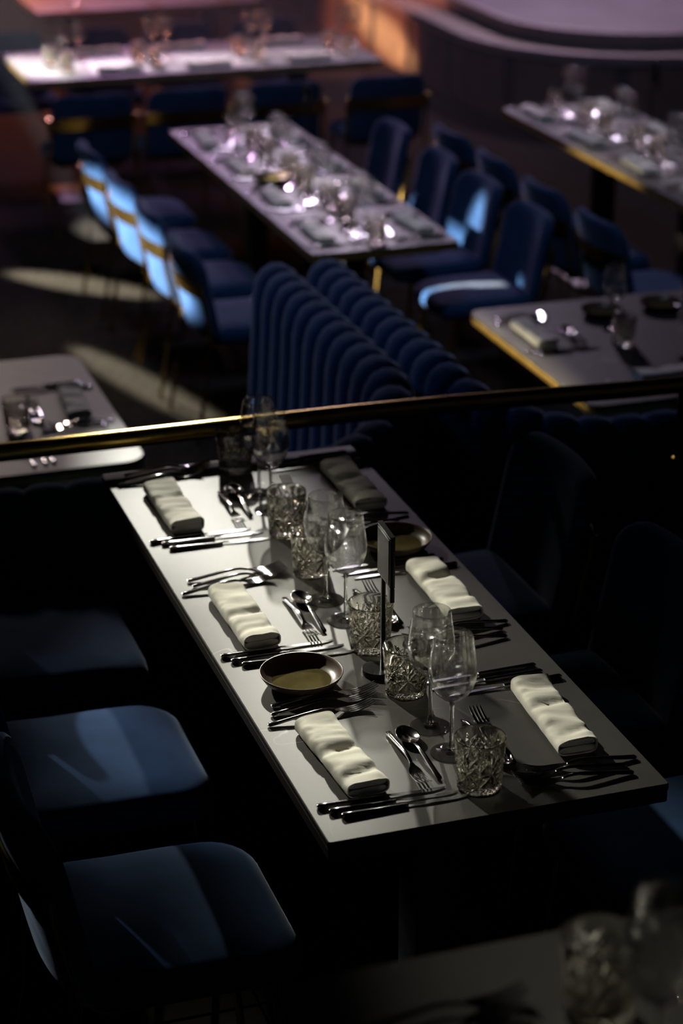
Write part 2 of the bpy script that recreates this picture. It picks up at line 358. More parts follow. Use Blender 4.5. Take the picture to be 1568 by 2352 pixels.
# ------------------------------------------------------------------ chairs
def pad(outline, rings, warp=lambda x, y, z: (x, y, z)):
    cx = sum(p[0] for p in outline)/len(outline); cy = sum(p[1] for p in outline)/len(outline)
    n = len(outline); vs = []; fs = []
    for sc_, h in rings:
        for p in outline: vs.append(warp(cx + (p[0]-cx)*sc_, cy + (p[1]-cy)*sc_, h))
    for k in range(len(rings)-1):
        for i in range(n): j = (i+1) % n; fs.append((k*n+i, k*n+j, (k+1)*n+j, (k+1)*n+i))
    fs.append(tuple(range(n-1, -1, -1))); fs.append(tuple((len(rings)-1)*n+i for i in range(n)))
    return MB().add(vs, fs)
def dense(o, m):
    out = []
    for i, p in enumerate(o):
        q = o[(i+1) % len(o)]; L = math.hypot(q[0]-p[0], q[1]-p[1]); c_ = max(1, int(L/m))
        out += [(p[0]+(q[0]-p[0])*t/c_, p[1]+(q[1]-p[1])*t/c_) for t in range(c_)]
    return out
seat_o = dense(rrect(-.172, -.215, .225, .215, .05, 6, (.085, .085, .04, .04)), .03)
def seat_warp(x, y, z):
    z += .010 * max(0, (x - .02) / .2) ** 2 * -1.2 + .006 * max(0, (-x - .05) / .15)
    return (x, y, z)
SEAT = pad(seat_o, [(.86, .398), (.97, .402), (1.0, .413), (1.006, .430), (.99, .447), (.95, .459), (.86, .467), (.6, .4735), (.3, .476), (.05, .477)], seat_warp).mesh('seat', 'velvet', angle=0)
back_o = dense(rrect(-.215, .418, .215, .782, .05, 6, (.03, .075, .075, .03)), .03)   # (y, z) outline
def back_warp(y, z, d):
    x = -.212 - (z - .488) * .20 + .85 * y * y + d
    return (x, y, z)
BACK = pad(back_o, [(.05, -.026), (.6, -.026), (.86, -.025), (.95, -.022), (.99, -.014), (1.0, -.002), (.99, .012), (.95, .021), (.86, .026), (.6, .030), (.3, .031), (.05, .031)],
           back_warp).mesh('backrest', 'velvet', angle=0)
def band_mesh():
    b = MB(); n = 20; vs = []; fs = []
    for i in range(n + 1):
        y = -.226 + .452 * i / n
        for dz, dd in ((-.034, -.0335), (.034, -.0335), (.034, -.0285), (-.034, -.0285)):
            z = .632 + dz; p = back_warp(y, z, dd); vs.append((p[0] + (.0 if abs(y) < .2 else .0), y, z))
    for i in range(n):
        for j in range(4): fs.append((4*i+j, 4*i+(j+1) % 4, 4*i+4+(j+1) % 4, 4*i+4+j))
    fs += [(3, 2, 1, 0), tuple(4*n+j for j in range(4))]
    return b.add(vs, fs).mesh('back_band', 'brass')
BAND = band_mesh()
def rear_leg(s):
    top = back_warp(.222 * s, .655, -.031)
    b = MB().tube([(top[0], .229*s, .665), (top[0] + .004, .229*s, .62), (-.196, .225*s, .44), (-.222, .222*s, .22), (-.262, .222*s, 0.0)], lambda t: .0115 - .004*t, 10)
    return b.mesh('rear_leg', 'brass')
def front_leg(s): return MB().tube([(.165, .185*s, .392), (.185, .19*s, .2), (.205, .195*s, 0.0)], lambda t: .0115 - .004*t, 10).mesh('front_leg', 'brass')
FRAME = MB().prism(rrect(-.17, -.185, .19, .185, .04, 4), .384, .3975, .002).mesh('seat_frame', 'brass')
SIDE_L = MB().tube([(-.17, .17, .39), (-.207, .226, .41)], .008, 8).mesh('bracket', 'brass')
CHAIR = [('seat', SEAT, []), ('backrest', BACK, [('back_band', BAND)]), ('seat_frame', FRAME, []),
         ('rear_leg', rear_leg(1), []), ('rear_leg', rear_leg(-1), []), ('front_leg', front_leg(1), []), ('front_leg', front_leg(-1), [])]
def chair(x, y, z, face, label, group): return kit('velvet_chair', CHAIR, label, 'chair', (x, y, z), R(face), group)
g = 'velvet chairs at the spotlit table'
chair(-.215, .335, 0, 0, 'blue velvet chair in the near left, small light patch on its dark seat', g)
chair(-.215, .920, 0, 0, 'blue velvet chair with the brightest lit seat, left of spotlit table', g)
chair(-.215, 1.500, 0, 0, 'almost black velvet chair at the far left of the spotlit table', g)
chair(.800, 1.445, 0, 180, 'dark velvet chair right of spotlit table, whole backrest in view', g)
chair(.805, .850, 0, 180, 'dark velvet chair at right photo edge with rim-lit backrest top', g)
chair(.800, .270, 0, 180, 'barely visible dark chair at the near right corner of spotlit table', g)
g = 'chairs at the long middle table'
for nm, y, f in (('nearest', 5.13, 0), ('second', 5.71, -2), ('third', 6.26, 2), ('farthest', 6.88, 0)):
    chair(1.30, y, LOW, f, '%s chair on the left of the long middle table, its back spotlit' % nm, g)
for nm, y, f in (('nearest', 5.16, 180), ('second', 5.72, 182), ('third', 6.24, 178), ('farthest', 6.88, 180)):
    chair(2.33, y, LOW, f, '%s chair on the right of the long middle table' % nm, g)
g = 'chairs at the long right table'
for nm, y, f in (('nearest', 4.98, 0), ('second', 5.56, 1), ('third', 6.12, -1), ('farthest', 6.68, 2)):
    chair(3.03, y, LOW, f, '%s chair on the left side of the long table by the stage' % nm, g)
g = 'chairs on the near side of the far table'
for nm, x in (('leftmost', 1.32), ('second from left', 1.83), ('third from left', 2.36), ('rightmost', 2.95)):
    chair(x, 8.28, LOW, 90, 'dark chair seen from behind at the far table, %s' % nm, g)
g = 'chairs behind the far table'
for nm, x in (('leftmost', 1.22), ('second from left', 1.74), ('third from left', 2.26), ('rightmost', 2.80)):
    chair(x, 9.72, LOW, -90, 'blurred chair on the far side of the far table, %s' % nm, g)

# ------------------------------------------------------------------ channel-tufted booths
def booth(name, label, path, seat_depth, ch_w, drop):
    """path: outer back line, inner side lies to the right of travel"""
    o = thing(name, label, 'banquette', (path[0][0], path[0][1], LOW))
    base = Vector((path[0][0], path[0][1]))
    P = [Vector(p) for p in resample([tuple(Vector(p) - base) for p in path], .012)]
    N = len(P)
    def nrm(i):
        t = (P[min(i+2, N-1)] - P[max(i-2, 0)]).normalized(); return Vector((t.y, -t.x))
    Nn = [nrm(i) for i in range(N)]
    prof = [(.012, 1.07), (.014, 1.105), (.028, 1.138), (.055, 1.158), (.085, 1.160), (.115, 1.145), (.136, 1.112), (.146, 1.06), (.152, .95), (.160, .80), (.170, .65), (.182, .52), (.190, .47)]
    def pn(k):
        a, c_ = prof[max(k-1, 0)], prof[min(k+1, len(prof)-1)]; tx, tz = c_[0]-a[0], c_[1]-a[1]; L = math.hypot(tx, tz); return (-tz/L, tx/L)
    step = max(2, round(ch_w / .012)); i = 0
    while i + step < N:
        vs = []; fs = []; m = len(prof); q = 7
        for a in range(q):
            t = a / (q-1); idx = i + step * t; i0 = int(idx); fr = idx - i0; i1 = min(i0+1, N-1)
            p = P[i0].lerp(P[i1], fr); nn = Nn[i0].lerp(Nn[i1], fr).normalized()
            bulge = .013 * math.sqrt(max(0, 1 - (2*t-1)**2)) - .004
            for k in range(m):
                nx, nz = pn(k); dx, dz = prof[k][0] + nx*-1*-bulge*1.0, prof[k][1] + nz*bulge
                dx = prof[k][0] + (nx if nx > 0 else nx) * bulge
                vs.append((p.x + nn.x*dx, p.y + nn.y*dx, dz * (1 - drop * nn.y)))
        for a in range(q-1):
            for k in range(m-1): fs.append((a*m+k, a*m+k+1, (a+1)*m+k+1, (a+1)*m+k))
        MB().add(vs, fs).build('channel', 'velvet', o, angle=0); i += step
    end = i
    def ribbon(nm, mat, rect):
        b = MB(); vs = []; fs = []; idxs = list(range(0, end + 1, 4)); m = len(rect)
        for a in idxs:
            for dx, z in rect: vs.append((P[a].x + Nn[a].x*dx, P[a].y + Nn[a].y*dx, z * (1 - drop * Nn[a].y) if z > .9 else z))
        for a in range(len(idxs)-1):
            for j in range(m): fs.append((a*m+j, a*m+(j+1) % m, (a+1)*m+(j+1) % m, (a+1)*m+j))
        fs += [tuple(range(m)), tuple((len(idxs)-1)*m+j for j in range(m-1, -1, -1))]
        return b.add(vs, fs).build(nm, mat, o, angle=30)
    ribbon('back_shell', 'velvet_dark', [(.002, .02), (.012, .02), (.06, 1.06), (.10, 1.10), (.05, 1.135), (.02, 1.125), (.002, 1.07)])
    ribbon('plinth', 'riser_paint', [(.05, 0), (seat_depth - .05, 0), (seat_depth - .05, .10), (.05, .10)])
    ribbon('seat_base', 'velvet_dark', [(.05, .101), (seat_depth, .101), (seat_depth, .33), (.05, .33)])
    ribbon('seat_cushion', 'velvet', [(.185, .331), (seat_depth + .01, .331), (seat_depth + .022, .36), (seat_depth + .02, .41), (seat_depth - .01, .44), (.25, .45), (.19, .46)])
    return o
def corner_path(x, ytop, ybot, xend, r):
    s_ = 1 if xend < x else -1
    pts = [(x, ytop), (x, ybot + r)]
    pts += [(x - s_*(r - r*math.cos(R(a))), ybot + r - r*math.sin(R(a))) for a in range(6, 91, 6)]
    return pts + [(xend, ybot)]
booth('banquette', 'navy channel-tufted banquette of the left booth, ribs facing the camera', corner_path(1.012, 3.46, 1.93, -.9, .46), .44, .108, .075)
# right booth: travelled the other way round so that its seat lies inside the corner
booth('banquette', 'navy banquette of the right booth, rolled top glinting under the rail', list(reversed(corner_path(1.034, 3.46, 1.93, 2.95, .46))), .44, .108, .075)

# ------------------------------------------------------------------ tableware meshes
def knife_meshes():
    L = .232; n = 14
    def hs(k, t):
        w_ = .0040 + .0014*(1-t); h_ = .0030 + .0012*(1-t); 
        if k == 0: w_ *= .72; h_ *= .6
        return [(-w_, -h_*.7), (-w_*.6, -h_), (w_*.6, -h_), (w_, -h_*.7), (w_, h_*.7), (w_*.6, h_), (-w_*.6, h_), (-w_, h_*.7)]
    xs = [0, .003, .02, .05, .08, .105, .118]
    h = MB().sweep([(x, 0, .0046 - .0008*x/.118) for x in xs], lambda k, t: hs(k, xs[k]/.118))
    b = MB(); bx = [.1175, .122, .127, .135, .15, .17, .19, .205, .218, .227, .2315]
    wd = [.0035, .0032, .0035, .0055, .0075, .0085, .0090, .0088, .0070, .0040, .0008]
    def bs(k, t):
        w_ = wd[k]; th = .0016 if k < 3 else .0009
        return [(-.0045, -th), (w_ - .0045 + .0005, -.0003), (w_ - .0045 + .0005, .0003), (-.0045, th)]
    b.sweep([(x, 0, .0038 - .0022*(x-.1175)/.114) for x in bx], bs)
    return h, b
def fork_meshes(L=.208):
    s_ = L/.208
    zc = [(0, .0042), (.02, .0060), (.05, .0095), (.08, .0130), (.10, .0148), (.115, .0140), (.128, .0105), (.138, .0072), (.150, .0046), (.165, .0034), (.180, .0052), (.195, .0092), (.208, .0140)]
    def zz(x):
        x /= s_
        for (a, za), (b_, zb) in zip(zc, zc[1:]):
            if x <= b_: t = (x-a)/(b_-a); return za + (zb-za)*t
        return zc[-1][1]
    xs = [0, .003, .02, .045, .07, .09, .105, .118, .130]
    def hs(k, t):
        w_ = .0058 - .0032*t; h_ = .0030 - .0010*t
        if k == 0: w_ *= .7; h_ *= .6
        return [(-w_, -h_*.6), (-w_*.6, -h_), (w_*.6, -h_), (w_, -h_*.6), (w_, h_*.6), (w_*.6, h_), (-w_*.6, h_), (-w_, h_*.6)]
    h = MB().sweep([(x*s_, 0, zz(x*s_)) for x in xs], hs)
    b = MB(); rx = [.1295, .136, .142, .148, .156, .160]; rw = [.0030, .0050, .0085, .0110, .0120, .0120]
    b.sweep([(x*s_, 0, zz(x*s_)) for x in rx], lambda k, t: [(-rw[k], .0010), (-rw[k]*.5, -.0008), (rw[k]*.5, -.0008), (rw[k], .0010), (rw[k]*.5, .0008), (-rw[k]*.5, .0008)])
    for i in range(4):
        y = -.0099 + .0066*i; tx = [.159, .170, .182, .194, .203, .208]
        tw = [.0021, .0020, .0019, .0018, .0013, .0005]
        b.sweep([(x*s_, y, zz(x*s_) + .0006) for x in tx], lambda k, t: [(-tw[k], -.0007), (tw[k], -.0007), (tw[k], .0007), (-tw[k], .0007)])
    return h, b
def spoon_meshes():
    xs = [0, .003, .02, .05, .08, .10, .115, .127]
    zc = [.0038, .0042, .0060, .0095, .0125, .0130, .0110, .0078]
    def hs(k, t):
        w_ = .0054 - .0030*t; h_ = .0028 - .0008*t
        if k == 0: w_ *= .7; h_ *= .6
        return [(-w_, -h_*.6), (-w_*.6, -h_), (w_*.6, -h_), (w_, -h_*.6), (w_, h_*.6), (w_*.6, h_), (-w_*.6, h_), (-w_, h_*.6)]
    h = MB().sweep([(x, 0, z) for x, z in zip(xs, zc)], hs)
    b = MB(); n = 28; cx = .158; a_, w_ = .034, .0205
    for sgn in (0, 1):
        vs = []; fs = []; rings = [1.0, .9, .7, .45, .2]
        for r_ in rings:
            for i in range(n):
                t = 2*math.pi*i/n; egg = 1 - .12*math.cos(t)
                x = cx + a_*r_*math.cos(t); y = w_*r_*math.sin(t)*egg
                z = .0018 + .0085*(r_**2) - (.0013 if sgn else 0) * (1 if r_ < .99 else .4) + .0012
                vs.append((x, y, z))
        for k in range(len(rings)-1):
            for i in range(n): j = (i+1) % n; fs.append((k*n+i, k*n+j, (k+1)*n+j, (k+1)*n+i))
        fs.append(tuple((len(rings)-1)*n+i for i in range(n)))
        b.add(vs, fs)
    o = len(b.v) // 2
    for i in range(n): b.f.append((i, (i+1) % n, o+(i+1) % n, o+i))
    return h, b
def joined(a, b, name, mat):
    m = MB(); m.add(a.v, a.f); m.add(b.v, b.f); return m.mesh(name, mat)
kh, kb = knife_meshes(); fh, fb = fork_meshes(); sh, sb = spoon_meshes()
KN = [('handle', kh.mesh('handle', 'steel', angle=50), []), ('blade', kb.mesh('blade', 'steel_blade', angle=20), [])]
FO = [('handle', fh.mesh('handle', 'steel', angle=50), []), ('tines', fb.mesh('tines', 'steel', angle=50), [])]
SP = [('handle', sh.mesh('handle', 'steel', angle=50), []), ('bowl', sb.mesh('bowl', 'steel', angle=0), [])]
PARTS = {'table_knife': KN, 'table_fork': FO, 'dessert_fork': FO, 'dessert_spoon': SP}
FAR = {'table_knife': joined(kh, kb, 'knife_far', 'steel'), 'table_fork': joined(fh, fb, 'fork_far', 'steel')}
FAR['dessert_fork'] = FAR['table_fork']; FAR['dessert_spoon'] = joined(sh, sb, 'spoon_far', 'steel')
CAT = {'table_knife': 'knife', 'table_fork': 'fork', 'dessert_fork': 'fork', 'dessert_spoon': 'spoon'}
def cutlery(kind, x, y, z, ang, label, group, far=False):
    if far: return solo(kind, FAR[kind], label, CAT[kind], (x, y, z), R(ang), group)
    return kit(kind, PARTS[kind], label, CAT[kind], (x, y, z), R(ang), group)

def tumbler_mesh():
    H_ = .101; nt = 192; b = MB()
    def r_out(z): return .0385 + (.0452 - .0385) * (z / H_) ** 1.1
    zs = [.0, .0015, .004] + [.0055 + .00155*i for i in range(53)] + [.0895, .093, .097]
    def tri(u): u = u - math.floor(u); return abs(2*u - 1)
    def seg(u, v, ang, r0, r1, hw):
        """V groove along a ray from the origin"""
        c_, s_ = math.cos(ang), math.sin(ang); t = u*c_ + v*s_; q = abs(-u*s_ + v*c_)
        if t < r0 or t > r1: return 0
        return max(0, 1 - q / hw) * min(1, (r1 - t) / .003)
    PW = 2*math.pi*.041/6
    def cut(th, z):
        if z < .0055 or z > .088: return 0.0
        ph = (th / (2*math.pi) * 6) % 1.0; u = (ph - .5) * PW; ub = u + PW/2 if u < 0 else u - PW/2
        v = z - .044; d = 0.0
        for k in range(8): d = max(d, .0032 * seg(u, v, k*math.pi/4 + .01, 0, .0175, .0024))           # hob star
        for k in range(6): d = max(d, .0026 * seg(ub, v + .004, k*math.pi/3 + .53, 0, .0125, .0020))   # small star between
        sl = .050 / PW
        for w_ in (-1, 1):                                                                              # long crossing cuts
            q = abs(v - w_ * sl * u) / math.sqrt(1 + sl*sl); d = max(d, .0034 * max(0, 1 - q / .0026) * (1 if -.036 < v < .022 else 0))
        for ang in (54, 90, 126): 
            c_, s_ = math.cos(R(ang)), math.sin(R(ang)); uu, vv = u, v - .012; t = uu*c_ + vv*s_; q = abs(-uu*s_ + vv*c_)
            if 0 < t < .030: d = max(d, .0036 * max(0, 1 - q / (.0044 * math.sin(math.pi * t / .030) + 1e-5)))   # leaves
            uu = ub; t = uu*c_ + (v - .006)*s_; q = abs(-uu*s_ + (v - .006)*c_)
            if 0 < t < .026: d = max(d, .0032 * max(0, 1 - q / (.0036 * math.sin(math.pi * t / .026) + 1e-5)))
        if v < -.008 and math.hypot(u, v) > .0175:                                                      # fine diamonds
            d = max(d, .0012 * max(0, 1 - 2.6 * min(1 - tri(u/.0062 + z/.0062), 1 - tri(u/.0062 - z/.0062))))
        if z < .0145: d = max(d, .0020 * (1 - tri(th * 32/(2*math.pi))) * (1 if z < .012 else (.0145 - z)/.0025))
        return d
    vs = []; fs = []
    for z in zs:
        for i in range(nt):
            th = 2*math.pi*i/nt; r = r_out(z) - cut(th, z) - (.0015 if z == 0 else 0); vs.append((r*math.cos(th), r*math.sin(th), z))
    inner = [(r_out(H_) - .0006, .0995), (r_out(H_) - .0015, H_), (r_out(H_) - .0028, .0995), (.0408, .085), (.0382, .055), (.0355, .025), (.0330, .0165), (.024, .0150), (.012, .0148), (.002, .0147)]
    # keep a wall thicker than the cuts
    inner = [(min(r, r_out(z) - .0050) if z < .087 else r, z) for r, z in inner]
    for r, z in inner:
        for i in range(nt):
            th = 2*math.pi*i/nt; vs.append((r*math.cos(th), r*math.sin(th), z))
    m = len(zs) + len(inner)
    for k in range(m-1):
        for i in range(nt): j = (i+1) % nt; fs.append((k*nt+i, k*nt+j, (k+1)*nt+j, (k+1)*nt+i))
    fs.append(tuple((m-1)*nt+i for i in range(nt)))
    # base with a shallow punt
    o = len(vs)
    for r, z in ((.030, .0), (.026, .0016), (.004, .0022)):
        for i in range(nt): th = 2*math.pi*i/nt; rr = r - (.002*(i % 8 < 4) if r == .026 else 0); vs.append((rr*math.cos(th), rr*math.sin(th), z))
    for i in range(nt):
        j = (i+1) % nt; fs.append((i, o+i, o+j, j)); fs.append((o+i, o+nt+i, o+nt+j, o+j)); fs.append((o+nt+i, o+2*nt+i, o+2*nt+j, o+nt+j))
    fs.append(tuple(o+2*nt+i for i in range(nt)))
    return b.add(vs, fs).mesh('cut_tumbler', 'crystal', True, 14)
TUM = tumbler_mesh()
# wine glass
bo = [(.0052, .104), (.010, .1055), (.020, .112), (.031, .123), (.0385, .137), (.0424, .152), (.0430, .163), (.0418, .180), (.0392, .200), (.0362, .220), (.0345, .2325), (.0340, .2333)]
bi = [(r - .0009, z + (.001 if z < .15 else 0)) for r, z in reversed(bo[1:-1])]
BOWL = MB().lathe(bo + [(.0336, .2325)] + bi + [(.003, .1075), (.0005, .107)], 56, cap1=True, cap0=True).mesh('bowl', 'bowl_glass', angle=0)
STEM = MB().lathe([(.0068, .0075), (.0050, .013), (.0040, .022), (.0037, .045), (.0036, .075), (.0040, .092), (.0052, .1035)], 20, cap0=True, cap1=True).mesh('stem', 'stem_glass', angle=0)
FOOT = MB().lathe([(.030, .0004), (.0372, .0004), (.0380, .0012), (.0374, .0019), (.030, .0024), (.020, .0034), (.012, .0052), (.0070, .0072)], 48, cap0=True, cap1=True).mesh('foot', 'stem_glass', angle=35)
WINE = [('bowl', BOWL, []), ('stem', STEM, []), ('foot', FOOT, [])]

def napkin_parts(seed):
    rnd = random.Random(seed); L = .252; a = .0385; h = .0105
    ny = 44; nx = 40
    dents = [(rnd.uniform(-.10, -.05), rnd.uniform(.004, .008)), (rnd.uniform(-.02, .05), rnd.uniform(.008, .013)), (rnd.uniform(.07, .11), rnd.uniform(.001, .004))]
    skew = rnd.uniform(-.004, .004)
    def surf(t, yy, ra, rh, zc):
        """stadium cross-section point"""
        c_, s_ = math.cos(t), math.sin(t); p = .42
        x = ra * math.copysign(abs(c_)**p, c_); z = rh * math.copysign(abs(s_)**.72, s_)
        return x, z + zc
    def shell(ra, rh, zc, y0, y1, amp, name):
        b = MB(); vs = []; fs = []
        for k in range(ny+1):
            y = y0 + (y1-y0)*k/ny
            for i in range(nx):
                t = 2*math.pi*i/nx; x, z = surf(t, y, ra, rh, zc)
                if z > zc:
                    for yc, dp in dents:
                        z -= amp * dp * math.exp(-((y - yc - x*.25)/.013)**2) * (.45 + .55*math.exp(-((x - .01)/.03)**2))
                    z += amp * .0055 * noise.noise(Vector((x*18, y*26, seed*7.1))) + amp * .0020 * noise.noise(Vector((x*60, y*95, seed*3.3)))
                    z += .003 * max(0, (abs(y) - L*.42) / (L*.08)) * (1 if y > 0 else .3)
                x += .0016 * noise.noise(Vector((y*30, seed*1.7, x*10))) + skew * y / L * 2
                vs.append((x, y, max(z, .0003)))
        for k in range(ny):
            for i in range(nx): j = (i+1) % nx; fs.append((k*nx+i, k*nx+j, (k+1)*nx+j, (k+1)*nx+i))
        return b, vs, fs
    b, vs, fs = shell(a, .0152, .0152, -L/2, L/2, 1.0, 'outer')
    # thickness of the outer wrap: an inner skin joined at both ends
    b2, vi, fi = shell(a - .0022, .0130, .0150, -L/2, L/2, 1.0, 'inner')
    o = len(vs); vs2 = vs + vi; fs2 = fs + [tuple(o+i for i in f) for f in fi]
    for row in (0, ny):
        for i in range(nx): j = (i+1) % nx; fs2.append((row*nx+i, row*nx+j, o+row*nx+j, o+row*nx+i))
    outer = MB().add(vs2, fs2).mesh('outer_fold', 'linen', angle=60)
    inn = MB()
    for zc, rh, ins in ((.0086, .0056, .004), (.0204, .0050, .0055)):
        b3, v3, f3 = shell(a - .0045, rh, zc, -L/2 + ins, L/2 - ins, .7, 'x')
        f3.append(tuple(range(nx))); f3.append(tuple(ny*nx+i for i in range(nx))); inn.add(v3, f3)
    return [('outer_fold', outer, []), ('inner_fold', inn.mesh('inner_fold', 'linen', angle=60), [])]
NAPS = [napkin_parts(s_) for s_ in (3, 8, 15, 21, 34, 47)]

PLATE_R = .079
def plate_parts():
    prof = [(.002, .0085), (.040, .0085), (.056, .0100), (.067, .0160), (.0745, .0250), (.0775, .0295), (.0790, .0300), (.0796, .0288), (.0775, .0240), (.071, .0145), (.060, .0065), (.046, .0040), (.044, .0004), (.040, .0004), (.039, .0038), (.002, .0040)]
    body = MB().lathe(prof, 64, cap0=True, cap1=True).mesh('dish', 'ceramic_brown', angle=0)
    glz = MB().lathe([(.002, .0089), (.040, .0089), (.0555, .0104), (.0565, .0103)], 64, cap0=True).mesh('glazed_centre', 'ceramic_olive', angle=0)
    return [('dish', body, [('glazed_centre', glz)])]
PLATE = plate_parts()
def stand_parts():
    base = MB().lathe([(.032, 0), (.0325, .003), (.0325, .009), (.031, .011), (.008, .0118)], 40, cap0=True, cap1=True).mesh('base', 'black_metal')
    pole = MB().box(.002, -.012, .011, .010, -.004, .215, .001).mesh('pole', 'black_metal')
    card = MB().box(.001, -.068, .205, .011, .016, .306, .0014).mesh('card_holder', 'black_metal')
    face = MB().box(-.0004, -.062, .211, .0009, .010, .300).mesh('card', 'black_card', False)
    tab = MB().box(.0015, -.068, .176, .0105, -.050, .2045, .001).mesh('clip', 'black_metal')
    rim = MB().box(.0008, -.0682, .3062, .0112, .0162, .3085, .0006).mesh('top_edge', 'steel')
    return [('base', base, []), ('pole', pole, []), ('card_holder', card, [('card', face), ('top_edge', rim), ('clip', tab)])]
STAND = stand_parts()

# ------------------------------------------------------------------ the spotlit table
TZ = .75
NAME = {('A', 0): 'near left', ('A', 1): 'middle left', ('A', 2): 'far left', ('B', 0): 'near right', ('B', 1): 'middle right', ('B', 2): 'far right'}
data = {
 ('A', 0): dict(nap=(.104, .250, 2), kn=[(.015, .110, -1), (.030, .089, -1), (.046, .069, 0)], fo=[(.046, .483, 2), (.036, .451, 4), (.019, .414, 4)], sp=(.246, .134, 91), df=(.217, .322, -91)),
 ('A', 1): dict(nap=(.098, .852, 3), kn=[(.011, .709, 1), (.025, .684, 1), (.041, .664, -2)], fo=[(.039, 1.072, 3), (.042, 1.043, 4), (.012, 1.012, 6)], sp=(.236, .752, 90), df=(.206, .930, -89)),
 ('A', 2): dict(nap=(.105, 1.455, 2), kn=[(.013, 1.295, 2), (.035, 1.277, 0), (.044, 1.247, -2)], fo=[(.048, 1.699, 1), (.044, 1.675, 2), (.020, 1.642, 4)], sp=(.262, 1.365, 89), df=(.232, 1.528, -91)),
 ('B', 0): dict(nap=(.518, .270, -2), kn=[(.575, .486, 180), (.577, .458, 180), (.603, .427, 181)], fo=[(.602, .098, 177), (.573, .078, 176), (.574, .050, 175)], sp=(.362, .325, -86), df=(.388, .142, 88)),
 ('B', 1): dict(nap=(.524, .846, 1), kn=[(.575, 1.036, 180), (.585, 1.009, 181), (.605, .980, 180)], fo=[(.599, .684, 178), (.577, .656, 177), (.572, .622, 178)], sp=(.355, .923, -84), df=(.392, .735, 91)),
 ('B', 2): dict(nap=(.532, 1.455, -1), kn=[(.591, 1.681, 180), (.593, 1.655, 180), (.608, 1.623, 181)], fo=[(.603, 1.275, 178), (.568, 1.241, 177), (.572, 1.212, 178)], sp=(.362, 1.545, -87), df=(.398, 1.355, 90)),
}
which = {'A': ('back', 'middle', 'front'), 'B': ('back', 'middle', 'front')}
for (s_, k), d in data.items():
    nm = NAME[(s_, k)]
    kit('folded_napkin', NAPS[k + (3 if s_ == 'B' else 0)], 'folded cream napkin of the %s setting on the spotlit table' % nm, 'napkin', (d['nap'][0], d['nap'][1], TZ), R(d['nap'][2]), 'napkins on the spotlit table')
    for i, (x, y, a) in enumerate(d['kn']):
        cutlery('table_knife', x, y, TZ, a, '%s knife of three beside the %s napkin on the spotlit table' % (which[s_][i], nm), 'knives on the spotlit table')
    for i, (x, y, a) in enumerate(d['fo']):
        cutlery('table_fork', x, y, TZ, a, '%s fork of three beside the %s napkin on the spotlit table' % (which[s_][i], nm), 'forks on the spotlit table')
    x, y, a = d['sp']; cutlery('dessert_spoon', x, y, TZ, a, 'dessert spoon above the %s napkin on the spotlit table' % nm, 'spoons on the spotlit table')
    x, y, a = d['df']; cutlery('dessert_fork', x, y, TZ, a, 'dessert fork above the %s napkin on the spotlit table' % nm, 'dessert forks on the spotlit table')
ordn = ['nearest', 'second', 'third', 'fourth', 'fifth', 'farthest', 'seventh', 'eighth']
for i, (x, y, a) in enumerate(((.302, .091, 10), (.302, .461, 47), (.300, .660, 80), (.299, 1.037, 25), (.312, 1.261, 63), (.307, 1.659, 5))):
    solo('cut_glass_tumbler', TUM, 'star-cut glass tumbler on spotlit table, %s of six counted from the camera' % ordn[i], 'tumbler', (x, y, TZ), R(a), 'tumblers on the spotlit table')
for i, (x, y) in enumerate(((.300, .220), (.299, .324), (.294, .794), (.286, .899), (.317, 1.396), (.318, 1.494))):
    kit('wine_glass', WINE, 'clear wine glass on spotlit table, %s of six counted from the camera' % ordn[i], 'wine glass', (x, y, TZ), R(33*i), 'wine glasses on the spotlit table')
kit('side_plate', PLATE, 'brown glazed side plate with olive centre, left side of spotlit table', 'plate', (.127, .556, TZ), 0, 'side plates on the spotlit table')
kit('side_plate', PLATE, 'dim brown side plate behind the card stand, right side of spotlit table', 'plate', (.511, 1.105, TZ), 0, 'side plates on the spotlit table')
kit('card_stand', STAND, 'black card stand on a round base in the middle of the spotlit table', 'card stand', (.281, .557, TZ), R(-3))

# ------------------------------------------------------------------ the other tables
A0, B0 = data[('A', 0)], data[('B', 0)]
def setting(tname, pos, x0, y0, z, side, seed, cut=True, far=True, W=.62):
    rnd = random.Random(seed); d = A0 if side == 'A' else B0; dx = 0 if side == 'A' else W - .62
    j = lambda s_=.006: rnd.uniform(-s_, s_)
    kit('folded_napkin', NAPS[seed % 6], 'folded napkin at %s setting of %s' % (pos, tname), 'napkin', (x0 + dx + d['nap'][0] + j(), y0 + d['nap'][1] + j(), z), R(rnd.uniform(-3, 3)), 'napkins on %s' % tname)
    if not cut: return
    for i, (x, y, a) in enumerate(d['kn']):
        cutlery('table_knife', x0 + dx + x + j(.003), y0 + y, z, a, '%s knife at %s setting of %s' % (which[side][i], pos, tname), 'knives on %s' % tname, far)
    for i, (x, y, a) in enumerate(d['fo']):
        cutlery('table_fork', x0 + dx + x + j(.003), y0 + y, z, a, '%s fork at %s setting of %s' % (which[side][i], pos, tname), 'forks on %s' % tname, far)
    x, y, a = d['sp']; cutlery('dessert_spoon', x0 + dx + x, y0 + y, z, a, 'dessert spoon at %s setting of %s' % (pos, tname), 'spoons on %s' % tname, far)
    x, y, a = d['df']; cutlery('dessert_fork', x0 + dx + x, y0 + y, z, a, 'dessert fork at %s setting of %s' % (pos, tname), 'dessert forks on %s' % tname, far)
def tumbler(x, y, z, label, group): return solo('cut_glass_tumbler', TUM, label, 'tumbler', (x, y, z), random.Random(int(x*1000+y*77)).uniform(0, 6), group)
def wine(x, y, z, label, group): return kit('wine_glass', WINE, label, 'wine glass', (x, y, z), 0, group)

